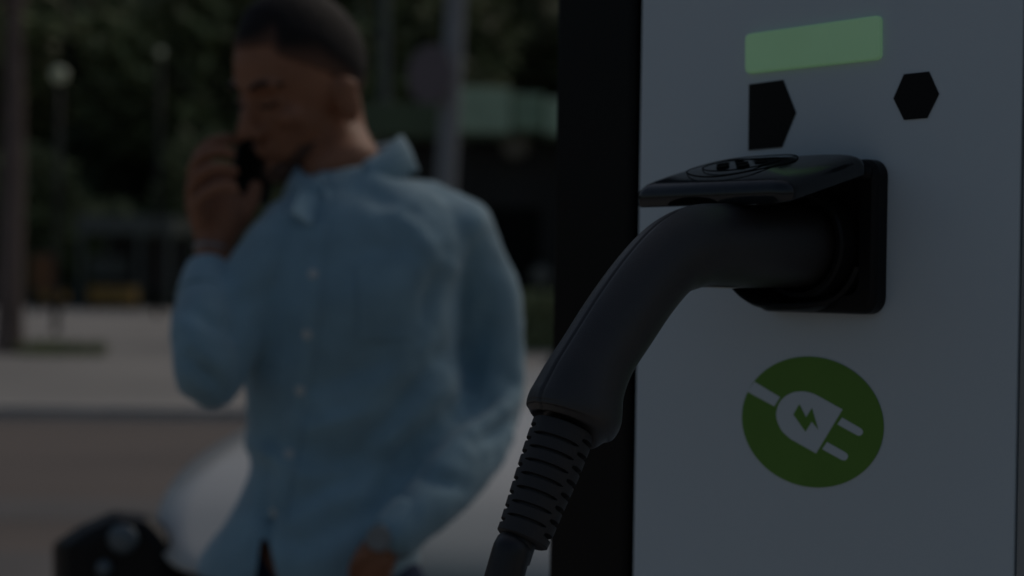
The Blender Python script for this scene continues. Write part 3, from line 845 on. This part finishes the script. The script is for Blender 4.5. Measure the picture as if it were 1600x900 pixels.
# leaves
def leaf_cloud(bm, c, rad, n, size, rnd, hollow=.35):
    for _ in range(n):
        v = Vector((rnd.gauss(0,1), rnd.gauss(0,1), rnd.gauss(0,1))).normalized() * (hollow + (1-hollow)*rnd.random()**.6)
        p = c + Vector((v.x*rad[0], v.y*rad[1], v.z*rad[2]))
        a = Vector((rnd.gauss(0,1), rnd.gauss(0,1), rnd.gauss(0,1))).normalized(); b = a.orthogonal().normalized()
        s_ = size * rnd.uniform(.6, 1.4); 
        q = [p + a*s_, p + b*s_*.55, p - a*s_, p - b*s_*.55]
        bm.faces.new([bm.verts.new(x) for x in q])
def tree_obj(x, y, h, label, kind='tree', lean=0, trunk=.3, cr=3.6, group='tall trees beyond the plaza', mat_=None, seed=0, base_h=.25, nl=3800, size=.22):
    rnd = random.Random(seed); e = empty(kind, (x, y, 0), label, 'tree', group)
    bm = bmesh.new(); th = h * .62
    top = Vector((x + lean*th, y, th))
    tube(bm, [(x, y, 0, trunk*1.35), (x + lean*th*.15, y, th*.12, trunk), (x + lean*th*.55, y + .1, th*.55, trunk*.8), (*top, trunk*.4)], 4, 14)
    lobes = []
    for i in range(9):
        a = rnd.random()*2*PI; hh = h*(base_h + .12 + (1 - base_h - .2)*i/8.); rr_ = cr * (.75 if i < 7 else .45)
        c = Vector((x + lean*hh + math.cos(a)*rr_*.6, y + math.sin(a)*rr_*.6, hh)); lobes.append(c)
        b0 = Vector((x + lean*hh*.7, y, min(hh*.7, th*.9)))
        m2 = (b0 + c)/2 + Vector((0, 0, -.2))
        tube(bm, [(*b0, trunk*.35), (*m2, trunk*.22), (*c, trunk*.08)], 3, 8, cap=False)
    obj('trunk', bm, M_bark, e, smooth=True)
    bm = bmesh.new()
    for c in lobes:
        leaf_cloud(bm, c, (cr*.62*rnd.uniform(.8,1.2), cr*.62, cr*.5*rnd.uniform(.8,1.2)), nl//9, size, rnd)
    o = obj('crown', bm, mat_ or M_leaf, e); return e
# street tree at the far left
b_ = at(14, 566, 22.5); t_ = at(20, 0, 22.5); lean = (t_.x - b_.x) / (t_.z - b_.z)
tree_obj(b_.x, b_.y, 10, 'street tree with a straight brown trunk at the left edge of the picture', 'street_tree', lean, .185, 3.0, None, seed=3, base_h=.55, nl=4200, size=.12)
# weeds around the trunk foot
def weeds(px, py, Y, n, r_, h, label, seed):
    rnd = random.Random(seed); c = at(px, py, Y); c.z = .085
    bm = bmesh.new()
    for _ in range(n):
        a = rnd.random()*2*PI; d_ = rnd.random()**.5; p = c + Vector((math.cos(a)*r_*d_, math.sin(a)*r_*.5*d_, 0))
        t = p + Vector((rnd.gauss(0,.08), rnd.gauss(0,.08), h*rnd.uniform(.4,1))); s_ = Vector((rnd.uniform(.006,.016), rnd.uniform(-.01,.01), 0))
        bm.faces.new([bm.verts.new(q) for q in (p - s_, p + s_, t + s_*.8, t - s_*.8)])
    o = obj('grass_tuft', bm, M_grass); return tag(o, label, 'grass', kind='stuff')
weeds(95, 572, 22.3, 300, .62, .22, 'low tufts of grass on the pavement right of the left trunk', 5)

treesx = [(-26,66,13,4.6),(-20.5,62,14,4.4),(-16,68,15,4.8),(-12,61,13.5,4.2),(-8,66,15,4.6),(-4,62,14,4.4),(0,67,15,4.8),(4.5,62,14,4.4),(9,66,15,4.8)]
names = ['outermost left', 'second from left', 'third from left', 'fourth from left', 'middle', 'fourth from right', 'third from right', 'second from right', 'outermost right']
for i, (x, y, h, cr) in enumerate(treesx):
    tree_obj(x, y, h, 'dark green tall tree beyond the plaza, %s of the row of nine' % names[i], 'broadleaf_tree', 0, .28, cr, seed=20+i, base_h=.12, nl=5200, size=.34, mat_=M_leaf if i % 2 else M_leaf2)
# row of shrubs under the trees
rnd = random.Random(5)
places = [(-19.5, 55.5, 4.6), (-16.6, 56, 5.8), (-13.6, 55, 4.2), (-10.6, 56.3, 6.4), (-7.4, 55.2, 4.6), (-4.2, 56, 5.6), (-1.2, 55.6, 4.4), (2.0, 56, 5.2)]
nm = ['first', 'second', 'third', 'fourth', 'fifth', 'sixth', 'seventh', 'eighth']
for i, (x, y, h) in enumerate(places):
    e = empty('shrub', (x, y, 0), 'loose green shrub under the far trees, %s from the left of the row' % nm[i], 'shrub', 'shrubs under the far trees')
    bm = bmesh.new()
    for k in range(5): tube(bm, [(x, y, 0, .06), (x + rnd.gauss(0,.5), y + rnd.gauss(0,.3), h*.6, .03)], 1, 6, cap=False)
    obj('stem', bm, M_bark, e)
    bm = bmesh.new()
    for k in range(5): leaf_cloud(bm, Vector((x + rnd.gauss(0,.7), y + rnd.gauss(0,.4), h*rnd.uniform(.35,.75))), (1.5, 1.1, h*.30), 520, .19, rnd)
    obj('foliage', bm, M_bush, e)
# closed wood behind the trees
rnd = random.Random(99); bm = bmesh.new()
for i in range(60000):
    x = rnd.uniform(-48, 44) if i < 24000 else rnd.uniform(-110, 120); y = 78 + rnd.uniform(0, 8) + abs(x)*.05 - max(0, abs(x) - 50)*.5; z = rnd.random() * (20 + 2.0*math.sin(x*.6) + 1.5*math.sin(x*1.7+2))
    s_ = rnd.uniform(.5, 1.1); a = Vector((rnd.gauss(0,1), rnd.gauss(0,.4), rnd.gauss(0,1))).normalized(); b = Vector((-a.z, rnd.gauss(0,.4), a.x)).normalized()
    p = Vector((x, y, z)); bm.faces.new([bm.verts.new(q) for q in (p + a*s_, p + b*s_*.7, p - a*s_, p - b*s_*.7)])
tag(obj('distant_wood', bm, M_leaf2), 'closed dark wood filling the background behind the trees', 'wood', kind='stuff')

# low hedge along the far edge of the plaza
def hedge(name, x0, x1, y, h, d_, n, label, m=M_hedge, seed=1, size=.09):
    rnd = random.Random(seed); e = empty(name, ((x0+x1)/2, y, 0), label, 'hedge')
    bm = bmesh.new(); box(bm, x0+.08, x1-.08, y - d_/2 + .08, y + d_/2 - .08, 0, h - .08); obj('core', bm, M_leaf2, e)
    bm = bmesh.new()
    for _ in range(n):
        f = rnd.random(); x = rnd.uniform(x0, x1)
        if f < .6: p = Vector((x, y - d_/2 + rnd.gauss(0,.04), rnd.uniform(0, h)))
        else: p = Vector((x, rnd.uniform(y-d_/2, y+d_/2), h + rnd.gauss(0,.04)))
        a = Vector((rnd.gauss(0,1), rnd.gauss(0,1), rnd.gauss(0,1))).normalized(); b = a.orthogonal(); s_ = size*rnd.uniform(.6,1.3)
        bm.faces.new([bm.verts.new(q) for q in (p+a*s_, p+b*s_*.6, p-a*s_, p-b*s_*.6)])
    obj('foliage', bm, m, e); return e
hedge('hedge', -19.5, -6.5, 53, .62, .8, 5000, 'long low clipped hedge at the back of the plaza, left of the man')
hedge('hedge', -2.6, 3.2, 26, .95, .8, 4500, 'low hedge in front of the green canopied kiosk', m=M_grass, seed=2)

# pergola like terrace shelter at the left
x0, x1 = at(128, 360, 50).x, at(275, 360, 50).x
e = empty('terrace_shelter', ((x0+x1)/2, 50, 0), 'open terrace shelter with pale flat roof edge, far across the plaza at left', 'shelter')
bm = bmesh.new(); box(bm, x0, x1, 49.5, 53, 2.45, 3.0); obj('roof', bm, M_steel, e, bevel=.02)
for x in (x0+.1, (x0*.35+x1*.65), x1-.1):
    for y in (49.6, 52.8):
        bm = bmesh.new(); box(bm, x-.07, x+.07, y-.07, y+.07, 0, 2.45); obj('post', bm, M_steel, e)
bm = bmesh.new(); box(bm, x0+.2, x1-.2, 52.7, 52.8, .1, 2.4); obj('back_wall', bm, M_kdark, e)
# grey green low wall panel, amber counter, orange board
def low(name, px0, px1, y0_, y1_, Y, dp, m, label, cat, mtop=None):
    a, b = at(px0, y1_, Y), at(px1, y0_, Y)
    e = empty(name, ((a.x+b.x)/2, Y, 0), label, cat)
    zt, zb = b.z, max(a.z, .3)
    bm = bmesh.new(); box(bm, a.x, b.x, Y, Y+dp, zb, zt); obj('board', bm, m, e, bevel=.02)
    for x in (a.x + .12, b.x - .12):
        bm = bmesh.new(); box(bm, x-.05, x+.05, Y+.1, Y+.2, 0, zb); obj('leg', bm, M_kdark, e)
    bm = bmesh.new(); box(bm, a.x-.04, b.x+.04, Y-.04, Y+dp+.04, zt+.003, zt+.05); obj('top', bm, M_steel, e)
    return e
low('counter', 138, 208, 448, 474, 48, .7, M_amber, 'low amber yellow counter under the terrace shelter', 'counter')
low('notice_board', 48, 90, 398, 452, 46, .15, M_orange, 'orange brown board standing right of the left street tree trunk', 'board')
low('notice_board', 140, 200, 403, 432, 52, .12, M_steel, 'grey green board hanging low above the amber counter', 'board')
low('planter', 60, 98, 455, 470, 47.2, .5, M_amber, 'small yellowish planter at the foot of the orange brown board', 'planter')

# green canopied kiosk right of the man
Yk = 27
kx0, kx1, kx2 = at(560, 170, Yk).x, at(712, 170, Yk).x, 7.5
zb_, zt_ = at(800, 207, Yk).z, at(800, 138, Yk).z
e = empty('kiosk', ((kx0+kx2)/2, Yk+2, 0), 'dark kiosk with a long pale green canopy, between the man and the station', 'kiosk')
cxs = [kx1, kx1 + .95, kx1 + 1.5, kx1 + 3.2, kx1 + 4.9, kx2]
for i in range(5):
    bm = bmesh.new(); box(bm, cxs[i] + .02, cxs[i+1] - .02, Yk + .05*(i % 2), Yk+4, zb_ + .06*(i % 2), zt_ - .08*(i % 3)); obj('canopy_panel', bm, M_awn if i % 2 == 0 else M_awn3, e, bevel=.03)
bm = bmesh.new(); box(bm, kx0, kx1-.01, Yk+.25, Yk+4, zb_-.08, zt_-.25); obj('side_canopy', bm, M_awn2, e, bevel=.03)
bm = bmesh.new(); box(bm, kx0+.3, kx2-.3, Yk+1.2, Yk+3.8, 0, zb_-.1); obj('wall', bm, M_kdark, e)
for x in (kx0+.4, kx1+.1, kx1+1.9, kx1+3.7, kx2-.4):
    bm = bmesh.new(); box(bm, x-.05, x+.05, Yk+.4, Yk+.5, 0, zb_-.09); obj('post', bm, M_kdark, e)
for i in range(5):
    x = kx1 + .3 + i*1.5
    bm = bmesh.new(); box(bm, x, x+1.2, Yk+1.17, Yk+1.195, 1.0, 2.5); wn = obj('window', bm, M_glass, e)
bm = bmesh.new(); box(bm, kx0+.35, kx2-.35, Yk+1.05, Yk+1.19, .55, .95); obj('sill', bm, M_steel, e)
# pale lantern shapes under the canopy
def lantern(px, py, Y, r_, label):
    p = at(px, py, Y); bm = bmesh.new(); blob(bm, p, (X_, Y_, Z), (r_, r_*.8, r_), 18)
    e = empty('lantern', p, label, 'lantern', 'pale lanterns by the kiosk'); obj('shade', bm, M_stone, e, smooth=True)
    bm = bmesh.new(); tube(bm, [(p.x, p.y, p.z + r_, .02), (p.x, p.y, zb_, .02)], 1, 8, cap=False); obj('rod', bm, M_kdark, e)
lantern(806, 226, Yk+.8, .26, 'pale round lantern hanging just under the green canopy')
lantern(846, 432, Yk+.8, .20, 'small pale lantern beside the station black edge, at shoulder height')

# ------------------------------------------------------------------ render settings
SC.render.engine = 'CYCLES'
SC.cycles.use_denoising = True
SC.render.resolution_x = 1024; SC.render.resolution_y = 576
